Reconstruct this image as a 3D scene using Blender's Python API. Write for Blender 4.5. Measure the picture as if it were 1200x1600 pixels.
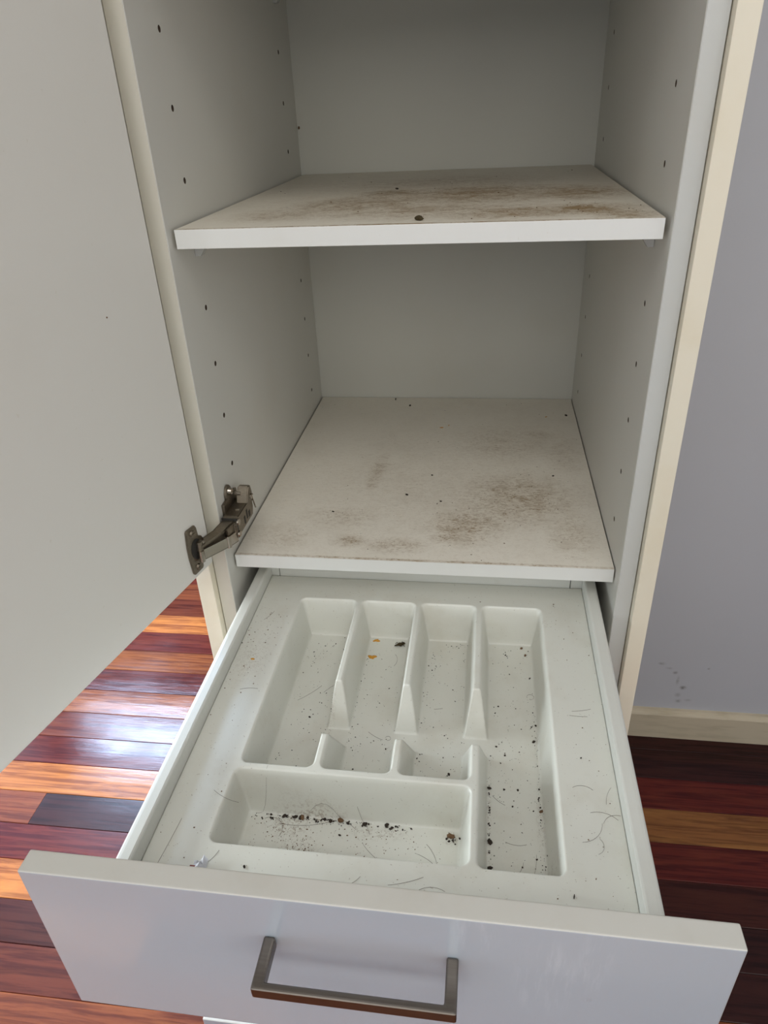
import bpy, bmesh, math, random
import numpy as np
from mathutils import Vector, Matrix

for o in list(bpy.data.objects): bpy.data.objects.remove(o)
scn = bpy.context.scene
COL = scn.collection

# ---------------------------------------------------------------- camera
cam_d = bpy.data.cameras.new('camera'); cam = bpy.data.objects.new('camera', cam_d); COL.objects.link(cam)
RIGHT = (0.990409, 0.131468, -0.042507); FWD = (-0.134881, 0.853237, -0.503779); UP = (-0.029962, 0.504681, 0.862786)
m = Matrix(((RIGHT[0], UP[0], -FWD[0], 0.30543), (RIGHT[1], UP[1], -FWD[1], -0.68275),
            (RIGHT[2], UP[2], -FWD[2], 0.48406), (0, 0, 0, 1)))
cam.matrix_world = m
cam_d.sensor_fit = 'HORIZONTAL'; cam_d.sensor_width = 36; cam_d.lens = 36 * 1103.67 / 1200
cam_d.clip_start = 0.01
scn.camera = cam

# ---------------------------------------------------------------- world and lights
w = bpy.data.worlds.new('world'); scn.world = w; w.use_nodes = True
bg = w.node_tree.nodes['Background']
bg.inputs[0].default_value = (0.80, 0.90, 1.0, 1); bg.inputs[1].default_value = 0.2

def area(name, loc, target, sx, sy, power, color):
    l = bpy.data.lights.new(name, 'AREA'); l.shape = 'RECTANGLE'; l.size = sx; l.size_y = sy
    l.energy = power; l.color = color
    o = bpy.data.objects.new(name, l); COL.objects.link(o); o.location = loc
    d = Vector(target) - Vector(loc)
    o.rotation_euler = d.to_track_quat('-Z', 'Y').to_euler()
    return o
# A and B: daylight through far and left windows; the rest are added fill
LP = dict(A=85, B=135, D=10.8, E=5.8, F=10.6, G=6.4, H=18)
LS = {'A': ((-1.80, 2.36, 1.38), (0, -1, 0), 0.85, 0.46, (0.50, 0.70, 1.0)),
      'B': ((-2.52, 0.10, 0.55), (1, 0, 0), 2.3, 0.95, (0.86, 0.95, 1.0)),
      'D': ((0.2, -2.36, 1.15), (0, 1, 0), 1.6, 0.7, (1.0, 0.98, 0.92)),
      'E': ((2.16, -1.3, 0.6), (-1, 0, 0), 1.4, 1.2, (1.0, 0.98, 0.92)),
      'F': ((0.35, -1.4, 1.73), (0, 0, -1), 1.2, 0.8, (1.0, 0.98, 0.91)),  # added overhead fill
      'H': ((-2.56, 1.80, 0.55), (1, 0, 0), 0.95, 0.95, (0.86, 0.95, 1.0)),  # added to brighten the floor on the left
      'G': ((1.65, -2.36, 0.65), (0, 1, 0), 0.9, 1.3, (1.0, 0.98, 0.92))}
for k, (loc, dr, sx, sy, colr) in LS.items():
    if LP[k] > 0: area('window_or_fill_light', loc, Vector(loc) + Vector(dr), sx, sy, LP[k], colr)
scn.view_settings.view_transform = 'Standard'; scn.view_settings.look = 'None'
scn.view_settings.gamma = 1; scn.view_settings.use_curve_mapping = False
scn.view_settings.exposure = 0.0

# ---------------------------------------------------------------- constants (metres; z = 0 is the top of the lowest shelf)
W = 0.464; T = 0.018; FL = -0.873; CEIL = 1.75; TOPZ = 1.30
WALL_Y = 0.600; DB = 0.562

# ---------------------------------------------------------------- material helpers
class NT:
    def __init__(s, name, rough=0.5, spec=0.5, metal=0.0, coat=0.0):
        s.m = bpy.data.materials.new(name); s.m.use_nodes = True; s.t = s.m.node_tree
        s.b = s.t.nodes['Principled BSDF']
        s.b.inputs['Roughness'].default_value = rough; s.b.inputs['Metallic'].default_value = metal
        s.b.inputs['Specular IOR Level'].default_value = spec
        s.b.inputs['Coat Weight'].default_value = coat; s.b.inputs['Coat Roughness'].default_value = 0.08
        s.co = s.n('ShaderNodeTexCoord').outputs['Object']
    def n(s, t, **k):
        nd = s.t.nodes.new(t)
        for a, b in k.items(): setattr(nd, a, b)
        return nd
    def lk(s, a, b): s.t.links.new(a, b)
    def mapping(s, scale=(1, 1, 1), rot=(0, 0, 0), loc=(0, 0, 0), src=None):
        n = s.n('ShaderNodeMapping'); n.inputs['Scale'].default_value = scale
        n.inputs['Rotation'].default_value = rot; n.inputs['Location'].default_value = loc
        s.lk(src or s.co, n.inputs[0]); return n.outputs[0]
    def noise(s, vec, scale, detail=4, rough=.55, dist=0):
        n = s.n('ShaderNodeTexNoise'); n.inputs['Scale'].default_value = scale
        n.inputs['Detail'].default_value = detail; n.inputs['Roughness'].default_value = rough
        n.inputs['Distortion'].default_value = dist; s.lk(vec, n.inputs['Vector']); return n.outputs['Fac']
    def ramp(s, fac, a, b, ca=0.0, cb=1.0):
        n = s.n('ShaderNodeMapRange'); n.interpolation_type = 'SMOOTHSTEP'
        n.inputs['From Min'].default_value = a; n.inputs['From Max'].default_value = b
        n.inputs['To Min'].default_value = ca; n.inputs['To Max'].default_value = cb
        s.lk(fac, n.inputs['Value']); return n.outputs['Result']
    def math(s, op, a, b, clamp=False):
        n = s.n('ShaderNodeMath', operation=op, use_clamp=clamp)
        for i, v in enumerate((a, b)):
            if v is None: continue
            if isinstance(v, (int, float)): n.inputs[i].default_value = v
            else: s.lk(v, n.inputs[i])
        return n.outputs[0]
    def mix(s, fac, a, b, mode='MIX'):
        n = s.n('ShaderNodeMix', data_type='RGBA', blend_type=mode)
        for key, v in ((0, fac), (6, a), (7, b)):
            if isinstance(v, (int, float)): n.inputs[key].default_value = v
            elif isinstance(v, tuple): n.inputs[key].default_value = (*v[:3], 1)
            else: s.lk(v, n.inputs[key])
        return n.outputs[2]
    def blob(s, cx, cy, rx, ry, rot=0.0, soft=1.0, axes='xy'):
        """soft elliptic patch: 1 in the middle, 0 beyond the rim"""
        r0 = {'xy': (0, 0, -rot), 'xz': (0, rot, 0)}[axes]
        loc = (-cx, -cy, 0) if axes == 'xy' else (-cx, 0, -cy)
        a = s.mapping(loc=loc); n = s.mapping(rot=r0, src=a)
        sc = (1 / rx, 1 / ry, 0) if axes == 'xy' else (1 / rx, 0, 1 / ry)
        b = s.mapping(scale=sc, src=n)
        l = s.n('ShaderNodeVectorMath', operation='LENGTH'); s.lk(b, l.inputs[0])
        return s.ramp(l.outputs['Value'], 1.0, 1.0 - soft)
    def color(s, c):
        if isinstance(c, tuple): s.b.inputs['Base Color'].default_value = (*c, 1)
        else: s.lk(c, s.b.inputs['Base Color'])
    def bump(s, h, strength=0.1, dist=0.001):
        n = s.n('ShaderNodeBump'); n.inputs['Strength'].default_value = strength
        n.inputs['Distance'].default_value = dist; s.lk(h, n.inputs['Height']); s.lk(n.outputs[0], s.b.inputs['Normal'])

WHITE = (0.70, 0.685, 0.63)
def board_mat(name, base=WHITE, rough=0.42, grime=0.10, tint=(0.50, 0.42, 0.28)):
    n = NT(name, rough, 0.4)
    g = n.ramp(n.noise(n.co, 6, 5), 0.5, 0.78)
    g2 = n.ramp(n.noise(n.mapping(scale=(1, 1, 1)), 160, 3), 0.70, 0.78)
    c = n.mix(n.math('MULTIPLY', g, grime), base, tint)
    c = n.mix(n.math('MULTIPLY', g2, 0.18), c, tint)
    n.color(c); n.bump(n.noise(n.co, 900, 2), 0.08, 0.0004); return n
M = {}
M['white_board'] = board_mat('white_melamine', base=(0.66, 0.65, 0.60)).m
M['back_board'] = board_mat('white_back_board', base=(0.62, 0.61, 0.55)).m
M['cream_panel'] = board_mat('cream_end_panel', base=(0.78, 0.72, 0.585), grime=0.35, tint=(0.62, 0.50, 0.28)).m
M['door_white'] = board_mat('door_inner_white', base=(0.72, 0.70, 0.65), rough=0.38, grime=0.05).m
M['edge_white'] = board_mat('edge_band_white', base=(0.74, 0.74, 0.71), rough=0.35, grime=0.12).m

def dirty_shelf(name, blobs, base, amount, dirt=(0.31, 0.21, 0.105)):
    n = NT(name, 0.5, 0.35)
    tot = None
    for (cx, cy, rx, ry, rot, k) in blobs:
        b = n.math('MULTIPLY', n.blob(cx, cy, rx, ry, rot), k)
        tot = b if tot is None else n.math('MAXIMUM', tot, b)
    streak = n.noise(n.mapping(scale=(16, 24, 1), rot=(0, 0, 0.25)), 2.0, 10, .75, .8)
    fine = n.noise(n.mapping(scale=(70, 120, 1), rot=(0, 0, -0.2)), 2.2, 8, .8, 1.0)
    sx = n.math('MULTIPLY', n.ramp(streak, 0.40, 0.66), tot)
    fx = n.math('MULTIPLY', n.ramp(fine, 0.47, 0.64), n.math('ADD', tot, 0.10))
    f = n.math('MULTIPLY', n.math('ADD', n.math('MULTIPLY', tot, 0.26), n.math('ADD', n.math('MULTIPLY', sx, .62), n.math('MULTIPLY', fx, 0.95))), amount, True)
    gen = n.ramp(n.noise(n.co, 9, 6, .6), 0.45, 0.8)
    c = n.mix(n.math('MULTIPLY', gen, 0.20), base, (0.50, 0.43, 0.33))
    speck = n.ramp(n.noise(n.co, 330, 2, .5), 0.71, 0.76)
    c = n.mix(n.math('MULTIPLY', speck, 0.45), c, (0.16, 0.12, 0.08))
    c = n.mix(f, c, dirt); n.color(c)
    n.bump(n.noise(n.co, 700, 2), 0.08, 0.0004)
    return n.m
M['shelf_low'] = dirty_shelf('stained_low_shelf', [
    (0.355, 0.185, 0.13, 0.12, 0.3, 0.85), (0.29, 0.11, 0.085, 0.075, 0.5, 0.90), (0.262, 0.078, 0.03, 0.022, 0, 1.1), (0.20, 0.055, 0.06, 0.030, 0, 0.8),
    (0.142, 0.062, 0.04, 0.022, 0, 0.85), (0.12, 0.12, 0.09, 0.05, 0, 0.45), (0.150, 0.26, 0.025, 0.09, -0.1, 0.60), (.148, .21, .015, .02, 0, .8),
    (0.42, 0.10, 0.05, 0.09, 0, .55), (0.34, 0.36, 0.13, 0.11, 0, .42), (0.05, 0.07, .07, .06, 0, .40), (.43, .33, .05, .12, 0, .35), (.39, .40, .05, .03, 0, .5),
    (0.232, 0.0235, .5, .0045, 0, .9), (0.24, 0.20, 0.32, 0.30, 0, .20)], (0.86, 0.815, 0.725), 0.80)
M['shelf_up'] = dirty_shelf('stained_upper_shelf', [
    (0.395, 0.080, 0.085, 0.060, 0.0, 1.5), (0.43, 0.04, 0.05, 0.05, 0.0, 1.1), (0.325, 0.07, 0.12, 0.07, 0, 1.1),
    (0.17, 0.17, 0.14, 0.12, 0.3, 1.05), (0.19, 0.26, 0.08, 0.06, 0.2, 1.2), (0.29, 0.23, 0.20, 0.15, 0.0, 1.15), (.10, .10, .10, .08, 0, .6),
    (0.40, 0.22, 0.10, 0.11, 0.0, 1.2), (0.24, 0.10, 0.20, 0.10, 0, .8), (.25, .36, .22, .15, 0, .55), (.08, .08, .08, .05, 0, .5), (0.232, 0.0125, .5, .0060, 0, 1.3), (.23, .25, .35, .35, 0, .3)],
    (0.80, 0.75, 0.65), 1.0)

# drawer front: glossy painted board
n = NT('gloss_white_front', 0.22, 0.5, coat=0.6)
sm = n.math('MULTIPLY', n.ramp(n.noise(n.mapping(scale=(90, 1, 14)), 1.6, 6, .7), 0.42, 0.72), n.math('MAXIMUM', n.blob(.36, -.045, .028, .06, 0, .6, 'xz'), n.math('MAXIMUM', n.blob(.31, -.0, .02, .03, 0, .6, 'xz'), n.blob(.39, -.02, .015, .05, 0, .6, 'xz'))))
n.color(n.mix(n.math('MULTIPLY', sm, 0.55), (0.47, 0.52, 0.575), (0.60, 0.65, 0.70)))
n.lk(n.ramp(n.noise(n.co, 12, 4), .2, .8, .20, .28), n.b.inputs['Roughness'])
M['front'] = n.m
n = NT('front_edge', 0.40, 0.5)
g = n.ramp(n.noise(n.co, 14, 5), 0.5, 0.75)
n.color(n.mix(n.math('MULTIPLY', g, 0.25), (0.58, 0.565, 0.52), (0.42, 0.38, 0.31))); M['front_edge'] = n.m
n = NT('drawer_side_lacquer', 0.30, 0.5)
g = n.ramp(n.noise(n.co, 40, 5), 0.60, 0.80)
n.color(n.mix(n.math('MULTIPLY', g, 0.22), (0.66, 0.665, 0.62), (0.42, 0.38, 0.30))); M['rail'] = n.m

# cutlery tray plastic
n = NT('tray_plastic', 0.33, 0.5)
n.b.inputs['Subsurface Weight'].default_value = 0.0
haze = n.ramp(n.noise(n.co, 13, 5, .6), 0.48, 0.75)
sp = n.ramp(n.noise(n.co, 420, 2, .5), 0.70, 0.75)
c = n.mix(n.math('MULTIPLY', haze, 0.32), (0.70, 0.70, 0.64), (0.50, 0.455, 0.36))
geo = n.n('ShaderNodeSeparateXYZ'); n.lk(n.co, geo.inputs[0])
c = n.mix(n.math('MULTIPLY', sp, 0.45), c, (0.22, 0.17, 0.11))
scf = n.ramp(n.noise(n.mapping(scale=(60, 160, 1), rot=(0, 0, .5)), 2.0, 8, .8, 1.5), 0.60, 0.72)
c = n.mix(n.math('MULTIPLY', scf, 0.22), c, (0.30, 0.25, 0.17))
# brown smears on the pocket floors
tot = None
for (cx, cy, rx, ry, rot, k) in [(0.130, -0.262, .030, .020, 0, .8), (0.15, -0.253, .055, .008, 0, .9), (0.145, -0.285, .03, .02, 0, .5),
                                 (0.148, -0.11, .008, .05, 0, .6), (0.287, -0.262, .010, .010, 0, 1.0), (0.215, -0.262, .05, .012, 0, .5),
                                 (0.372, -0.235, .006, .05, 0, .55), (0.322, -0.22, .005, .06, 0, .5), (0.373, -0.135, .005, .015, 0, .5),
                                 (0.375, -0.30, .010, .02, 0, .5), (0.047, -0.09, .03, .06, 0, .30), (.385, .0, .01, .01, 0, .4)]:
    b = n.math('MULTIPLY', n.blob(cx, cy, rx, ry, rot), k); tot = b if tot is None else n.math('MAXIMUM', tot, b)
smr = n.math('MULTIPLY', tot, n.ramp(n.noise(n.co, 260, 6, .7, 1.0), 0.47, 0.62))
c = n.mix(n.math('MULTIPLY', smr, 0.75), c, (0.20, 0.125, 0.07))
n.color(c); n.bump(n.noise(n.co, 500, 2), 0.05, 0.0003); M['tray'] = n.m

# metals
n = NT('hinge_nickel', 0.42, 0.5, metal=1.0)
n.color(n.mix(n.noise(n.co, 300, 4), (0.30, 0.26, 0.21), (0.17, 0.145, 0.11))); M['nickel'] = n.m
n = NT('bright_steel', 0.22, 0.5, metal=1.0); n.color((0.40, 0.36, 0.31)); M['steel'] = n.m
n = NT('brushed_handle', 0.33, 0.5, metal=1.0)
n.color(n.mix(n.noise(n.mapping(scale=(6, 300, 300)), 2, 3), (0.215, 0.19, 0.165), (0.14, 0.12, 0.105))); M['handle'] = n.m
n = NT('dark_recess', 0.6); n.color((0.02, 0.018, 0.015)); M['dark'] = n.m
n = NT('clear_plastic', 0.25); n.b.inputs['Transmission Weight'].default_value = 0.35; n.color((0.75, 0.75, 0.72)); M['pin'] = n.m
n = NT('zinc_runner', 0.45, metal=1.0); n.color((0.35, 0.34, 0.32)); M['zinc'] = n.m

n = NT('chipboard_hole', 0.9); n.color((0.07, 0.045, 0.028)); M['hole'] = n.m
M['band'] = board_mat('grey_white_band', base=(0.56, 0.565, 0.54), rough=0.35).m
M['band_warm'] = board_mat('warm_white_band', base=(0.60, 0.57, 0.49), rough=0.35).m
# walls
n = NT('lavender_wall_paint', 0.6, 0.3)
mk = None
for (cx, cz, rx, rz, k) in [(0.727, -.652, .012, .006, .6), (0.745, -.665, .012, .005, .35), (0.759, -.677, .008, .007, .7), (0.768, -.70, .006, .02, .4),
                            (0.783, -.722, .011, .009, .8), (0.775, -.745, .010, .010, .4), (0.778, -.764, .012, .008, .6), (0.829, -.66, .005, .004, .6), (.80, -.76, .012, .006, .35)]:
    b = n.math('MULTIPLY', n.blob(cx, cz, rx, rz, 0, 1, 'xz'), k); mk = b if mk is None else n.math('MAXIMUM', mk, b)
c = n.mix(n.math('MULTIPLY', n.ramp(n.noise(n.co, 3, 4), .4, .8), .12), (0.52, 0.525, 0.56), (0.45, 0.45, 0.47))
c = n.mix(n.math('MULTIPLY', mk, n.ramp(n.noise(n.co, 90, 4), .25, .6)), c, (0.16, 0.14, 0.13))
n.color(c); n.bump(n.noise(n.co, 220, 3), 0.12, 0.0006); M['wall'] = n.m
n = NT('far_wall_paint', 0.7, 0.2); n.color((0.26, 0.22, 0.19)); M['far_wall'] = n.m
n = NT('ceiling_paint', 0.7, 0.2); n.color((0.78, 0.78, 0.77)); M['ceiling'] = n.m
n = NT('cream_skirting', 0.4, 0.5)
g = n.ramp(n.noise(n.mapping(scale=(1, 1, 6)), 10, 5), .45, .75)
n.color(n.mix(n.math('MULTIPLY', g, .45), (0.60, 0.52, 0.385), (0.36, 0.30, 0.19))); M['skirting'] = n.m
n = NT('window_frame_paint', 0.4); n.color((0.75, 0.75, 0.73)); M['frame'] = n.m

# floor boards: colour of each board comes from its object colour
n = NT('polished_jarrah', 0.20, 0.25, coat=0.0)
oi = n.n('ShaderNodeObjectInfo')
add = n.n('ShaderNodeVectorMath', operation='ADD'); n.lk(n.co, add.inputs[0])
mr = n.n('ShaderNodeVectorMath', operation='SCALE'); n.lk(oi.outputs['Random'], mr.inputs['Scale']); mr.inputs[0].default_value = (37, 11, 5)
n.lk(mr.outputs[0], add.inputs[1])
v = add.outputs[0]
grain = n.noise(n.mapping(scale=(2.0, 42, 8), src=v), 2.4, 8, .62, 0.6)
broad = n.noise(n.mapping(scale=(1.0, 9, 2), src=v), 2.0, 5, .6, 1.4)
pore = n.ramp(n.noise(n.mapping(scale=(12, 260, 30), src=v), 2.0, 3), 0.60, 0.72)
hs = n.n('ShaderNodeHueSaturation'); n.lk(oi.outputs['Color'], hs.inputs['Color']); hs.inputs['Value'].default_value = 1.35; hs.inputs['Hue'].default_value = .508
dk = n.n('ShaderNodeHueSaturation'); n.lk(oi.outputs['Color'], dk.inputs['Color']); dk.inputs['Value'].default_value = 0.50; dk.inputs['Hue'].default_value = .49
c = n.mix(n.ramp(grain, .38, .58), dk.outputs[0], oi.outputs['Color'])
c = n.mix(n.ramp(broad, .5, .72, 0, .65), c, hs.outputs[0])
c = n.mix(n.math('MULTIPLY', pore, .45), c, dk.outputs[0])
n.color(c)
n.lk(n.ramp(n.noise(n.co, 6, 4), .35, .7, .12, .22), n.b.inputs['Roughness'])
hgt = n.math('ADD', n.math('MULTIPLY', grain, .25), n.math('MULTIPLY', n.noise(n.mapping(scale=(2.5, 9, 1)), 2.6, 4), 1.0))
n.bump(hgt, 0.22, 0.0022); M['wood'] = n.m
n = NT('sub_floor', 0.9); n.color((0.02, 0.012, 0.01)); M['sub'] = n.m

def plain(name, c, rough=.7):
    n = NT(name, rough, .3); k = n.noise(n.co, 500, 3)
    n.color(n.mix(k, tuple(x * .65 for x in c), tuple(min(1, x * 1.25) for x in c))); return n.m
M['crumb_dark'] = plain('dark_crumb', (0.035, 0.025, 0.018))
M['crumb_brown'] = plain('brown_crumb', (0.16, 0.09, 0.045))
M['crumb_orange'] = plain('orange_residue', (0.62, 0.30, 0.04), .35)
M['husk'] = plain('dried_husk', (0.05, 0.035, 0.012))
M['hair'] = plain('hair_strand', (0.10, 0.07, 0.05))

# ---------------------------------------------------------------- geometry helpers
def obj(name, me, mat, parent=None):
    o = bpy.data.objects.new(name, me); COL.objects.link(o)
    if mat and not me.materials: me.materials.append(mat)
    if parent: o.parent = parent
    return o
def from_bm(name, bm, mat, parent=None, smooth=False):
    me = bpy.data.meshes.new(name); bm.normal_update(); bm.to_mesh(me); bm.free()
    if smooth:
        me.polygons.foreach_set('use_smooth', [True] * len(me.polygons))
    return obj(name, me, mat, parent)
def bm_box(bm, x0, x1, y0, y1, z0, z1, bev=0.0, seg=2):
    r = bmesh.ops.create_cube(bm, size=1)
    for v_ in r['verts']:
        v_.co = Vector((x0 + (v_.co.x + .5) * (x1 - x0), y0 + (v_.co.y + .5) * (y1 - y0), z0 + (v_.co.z + .5) * (z1 - z0)))
    if bev > 0:
        es = list({e for v_ in r['verts'] for e in v_.link_edges})
        bmesh.ops.bevel(bm, geom=es, offset=bev, segments=seg, affect='EDGES', profile=.6)
    return bm
def box(name, x0, x1, y0, y1, z0, z1, mat, parent=None, bev=0.0008, seg=2):
    bm = bmesh.new(); bm_box(bm, x0, x1, y0, y1, z0, z1, bev, seg)
    return from_bm(name, bm, mat, parent)
def bm_prism(bm, pts, axis, a, b, bev=0.0):
    """closed outline (list of 2-D points) swept along an axis from a to b"""
    f = {'x': lambda p, t: (t, p[0], p[1]), 'y': lambda p, t: (p[0], t, p[1]), 'z': lambda p, t: (p[0], p[1], t)}[axis]
    va = [bm.verts.new(f(p, a)) for p in pts]; vb = [bm.verts.new(f(p, b)) for p in pts]
    fs = [bm.faces.new(va), bm.faces.new(vb[::-1])]
    for i in range(len(pts)):
        j = (i + 1) % len(pts); fs.append(bm.faces.new((va[j], va[i], vb[i], vb[j])))
    bmesh.ops.recalc_face_normals(bm, faces=fs)
    if bev: bmesh.ops.bevel(bm, geom=list({e for f_ in fs for e in f_.edges}), offset=bev, segments=2, affect='EDGES')
    return bm
def bm_cyl(bm, p, q, r, seg=16, r2=None):
    p, q = Vector(p), Vector(q); d = q - p
    mt = Matrix.Translation((p + q) / 2) @ d.to_track_quat('Z', 'Y').to_matrix().to_4x4()
    bmesh.ops.create_cone(bm, cap_ends=True, segments=seg, radius1=r, radius2=r if r2 is None else r2, depth=d.length, matrix=mt)
    return bm
def bm_bar(bm, p, q, wd, ht, up=(0, 0, 1), bev=0.0004):
    """rectangular bar from p to q"""
    p, q = Vector(p), Vector(q); d = (q - p).normalized(); up = Vector(up)
    s = d.cross(up).normalized(); u = s.cross(d).normalized()
    r = bmesh.ops.create_cube(bm, size=1); L = (q - p).length
    for v_ in r['verts']:
        c = v_.co.copy(); v_.co = (p + q) / 2 + d * c.x * L + s * c.y * wd + u * c.z * ht
    if bev: bmesh.ops.bevel(bm, geom=list({e for v_ in r['verts'] for e in v_.link_edges}), offset=bev, segments=2, affect='EDGES')
    return bm
def thing(name, label, cat, loc=(0, 0, 0), group=None):
    o = bpy.data.objects.new(name, None); o.empty_display_size = .05; COL.objects.link(o); o.location = loc
    o['label'] = label; o['category'] = cat
    if group: o['group'] = group
    return o
def tag(o, label, cat, group=None, kind=None):
    o['label'] = label; o['category'] = cat
    if group: o['group'] = group
    if kind: o['kind'] = kind
    return o
def struct(o): o['kind'] = 'structure'; return o
def child(o, p):   # parent keeping the world place (parents are never rotated)
    o.parent = p; o.matrix_parent_inverse = Matrix.Translation(p.location).inverted(); return o

# ---------------------------------------------------------------- room shell
X0, X1, Y0, Y1 = -2.6, 2.2, -2.4, 2.4
floor = struct(box('floor', X0 - .2, X1 + .2, Y0 - .2, Y1 + .2, FL - .06, FL - .02, M['sub'], bev=0))
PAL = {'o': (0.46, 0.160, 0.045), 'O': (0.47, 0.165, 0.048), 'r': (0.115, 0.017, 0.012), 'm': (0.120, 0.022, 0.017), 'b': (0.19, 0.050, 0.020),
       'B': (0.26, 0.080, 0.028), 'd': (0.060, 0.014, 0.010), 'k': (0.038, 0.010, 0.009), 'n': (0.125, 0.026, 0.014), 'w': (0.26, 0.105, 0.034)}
PITCH = 0.0822; Y_REF = -0.124      # board edge nearest the drawer front, at x = -0.6
# colours by row: left of the cabinet and right of it, where shade is put into the colours (rows counted away from the viewer)
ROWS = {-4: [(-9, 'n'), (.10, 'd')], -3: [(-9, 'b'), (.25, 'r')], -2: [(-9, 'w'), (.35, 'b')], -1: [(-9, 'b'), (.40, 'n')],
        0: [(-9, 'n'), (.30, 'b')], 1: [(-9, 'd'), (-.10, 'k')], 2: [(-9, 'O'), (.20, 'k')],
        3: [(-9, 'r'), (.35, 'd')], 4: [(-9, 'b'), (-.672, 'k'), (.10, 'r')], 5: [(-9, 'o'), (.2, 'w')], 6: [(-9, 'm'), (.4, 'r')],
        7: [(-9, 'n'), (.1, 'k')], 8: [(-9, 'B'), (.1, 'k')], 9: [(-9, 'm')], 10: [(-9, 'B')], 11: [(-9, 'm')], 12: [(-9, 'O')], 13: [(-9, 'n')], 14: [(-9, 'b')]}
rng = random.Random(5)
yaw = math.radians(0.55)
cache = {}
def plank(xa, xb, ya, colr, dz=0.0):
    L = xb - xa; key = round(L, 3)
    if key not in cache:
        bm = bmesh.new(); h = PITCH / 2 - .00035; l = L / 2 - .0003; c = .0009; zt = 0.0; zb = -.02
        prof = [(-h, zb), (-h, zt - c), (-h + c, zt - .0001), (0, zt + .0002), (h - c, zt - .0001), (h, zt - c), (h, zb)]
        bm_prism(bm, prof, 'x', -l, l)
        me = bpy.data.meshes.new('floor_board'); bm.to_mesh(me); bm.free(); me.materials.append(M['wood']); cache[key] = me
    o = bpy.data.objects.new('floor_board', cache[key]); COL.objects.link(o); o.parent = floor
    cx = (xa + xb) / 2; cy = ya + PITCH / 2
    o.location = (-.6 + (cx + .6) * math.cos(yaw) - (cy) * 0, cy + (cx + .6) * math.sin(yaw), FL + dz)
    o.rotation_euler = (0, 0, yaw); o.color = (*colr, 1)
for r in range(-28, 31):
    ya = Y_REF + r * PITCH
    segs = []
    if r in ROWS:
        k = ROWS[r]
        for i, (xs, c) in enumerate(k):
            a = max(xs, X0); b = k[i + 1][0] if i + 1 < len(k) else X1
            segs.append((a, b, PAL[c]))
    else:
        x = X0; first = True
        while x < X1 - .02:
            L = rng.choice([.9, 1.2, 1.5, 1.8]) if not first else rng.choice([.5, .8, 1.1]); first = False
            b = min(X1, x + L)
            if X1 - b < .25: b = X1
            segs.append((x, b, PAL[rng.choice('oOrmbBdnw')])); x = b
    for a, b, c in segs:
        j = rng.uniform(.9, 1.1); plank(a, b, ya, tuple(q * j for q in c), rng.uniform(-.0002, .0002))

def wall_hole(name, axis, pos, th, a0, a1, hole=None, mat='wall'):
    """a wall slab; axis 'y' = faces along y, spans x from a0 to a1; hole = (h0, h1, z0, z1)"""
    bm = bmesh.new()
    def slab(u0, u1, z0, z1):
        if axis == 'y': bm_box(bm, u0, u1, pos, pos + th, z0, z1)
        else: bm_box(bm, pos, pos + th, u0, u1, z0, z1)
    if hole:
        h0, h1, z0, z1 = hole
        slab(a0, h0, FL, CEIL); slab(h1, a1, FL, CEIL)
        if z0 > FL: slab(h0, h1, FL, z0)
        slab(h0, h1, z1, CEIL)
    else: slab(a0, a1, FL, CEIL)
    return struct(from_bm(name, bm, M[mat]))
wall_hole('wall_back', 'y', WALL_Y, .10, -.03, X1)
wall_hole('wall_return', 'x', -.03, .10, WALL_Y + .10, Y1, None, 'far_wall')
wall_hole('wall_far', 'y', Y1, .12, X0 - .12, X1 + .12, (-2.4, -1.3, 1.1, 1.62), 'far_wall')
wall_hole('wall_left', 'x', X0 - .12, .12, Y0, Y1, (-1.1, 2.3, 0.02, 1.08))
wall_hole('wall_front', 'y', Y0 - .12, .12, X0 - .12, X1 + .12, (-.6, 2.1, .1, 1.5))
wall_hole('wall_right', 'x', X1, .12, Y0, Y1, (-2.0, -.6, 0, 1.2))
struct(box('ceiling', X0 - .2, X1 + .2, Y0 - .2, Y1 + .2, CEIL, CEIL + .05, M['ceiling'], bev=0))
def frame(name, axis, pos, a0, a1, z0, z1, mull=1):
    bm = bmesh.new(); t = .05
    bars = [(a0, a1, z0, z0 + t), (a0, a1, z1 - t, z1), (a0, a0 + t, z0 + t, z1 - t), (a1 - t, a1, z0 + t, z1 - t)]
    for i in range(1, mull + 1):
        c = a0 + (a1 - a0) * i / (mull + 1); bars.append((c - t / 2, c + t / 2, z0 + t, z1 - t))
    for (u0, u1, q0, q1) in bars:
        if axis == 'y': bm_box(bm, u0, u1, pos, pos + .05, q0, q1)
        else: bm_box(bm, pos, pos + .05, u0, u1, q0, q1)
    return struct(from_bm(name, bm, M['frame']))
frame('window_1', 'y', Y1 + .04, -2.4, -1.3, 1.1, 1.62)
frame('window_2', 'x', X0 - .09, -1.1, 2.3, .02, 1.08, 3)
frame('added_window_3', 'y', Y0 - .09, -.6, 2.1, .1, 1.5, 2)  # unseen window, put in to match the added rear fill lamps
frame('added_window_4', 'x', X1 + .04, -2.0, -.6, 0, 1.2)  # unseen window, put in to match the added fill lamp on the right
# skirting board with a stepped top
def skirting(name, xa, xb):
    bm = bmesh.new(); y = WALL_Y; f = y - .0152
    prof = [(y, FL), (f, FL), (f, FL + .073), (f + .0015, FL + .0762), (f + .006, FL + .0785), (f + .008, FL + .083), (y, FL + .084)]
    bm_prism(bm, prof, 'x', xa, xb); return struct(from_bm(name, bm, M['skirting']))
skirting('baseboard_back', 0.503, X1)

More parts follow.
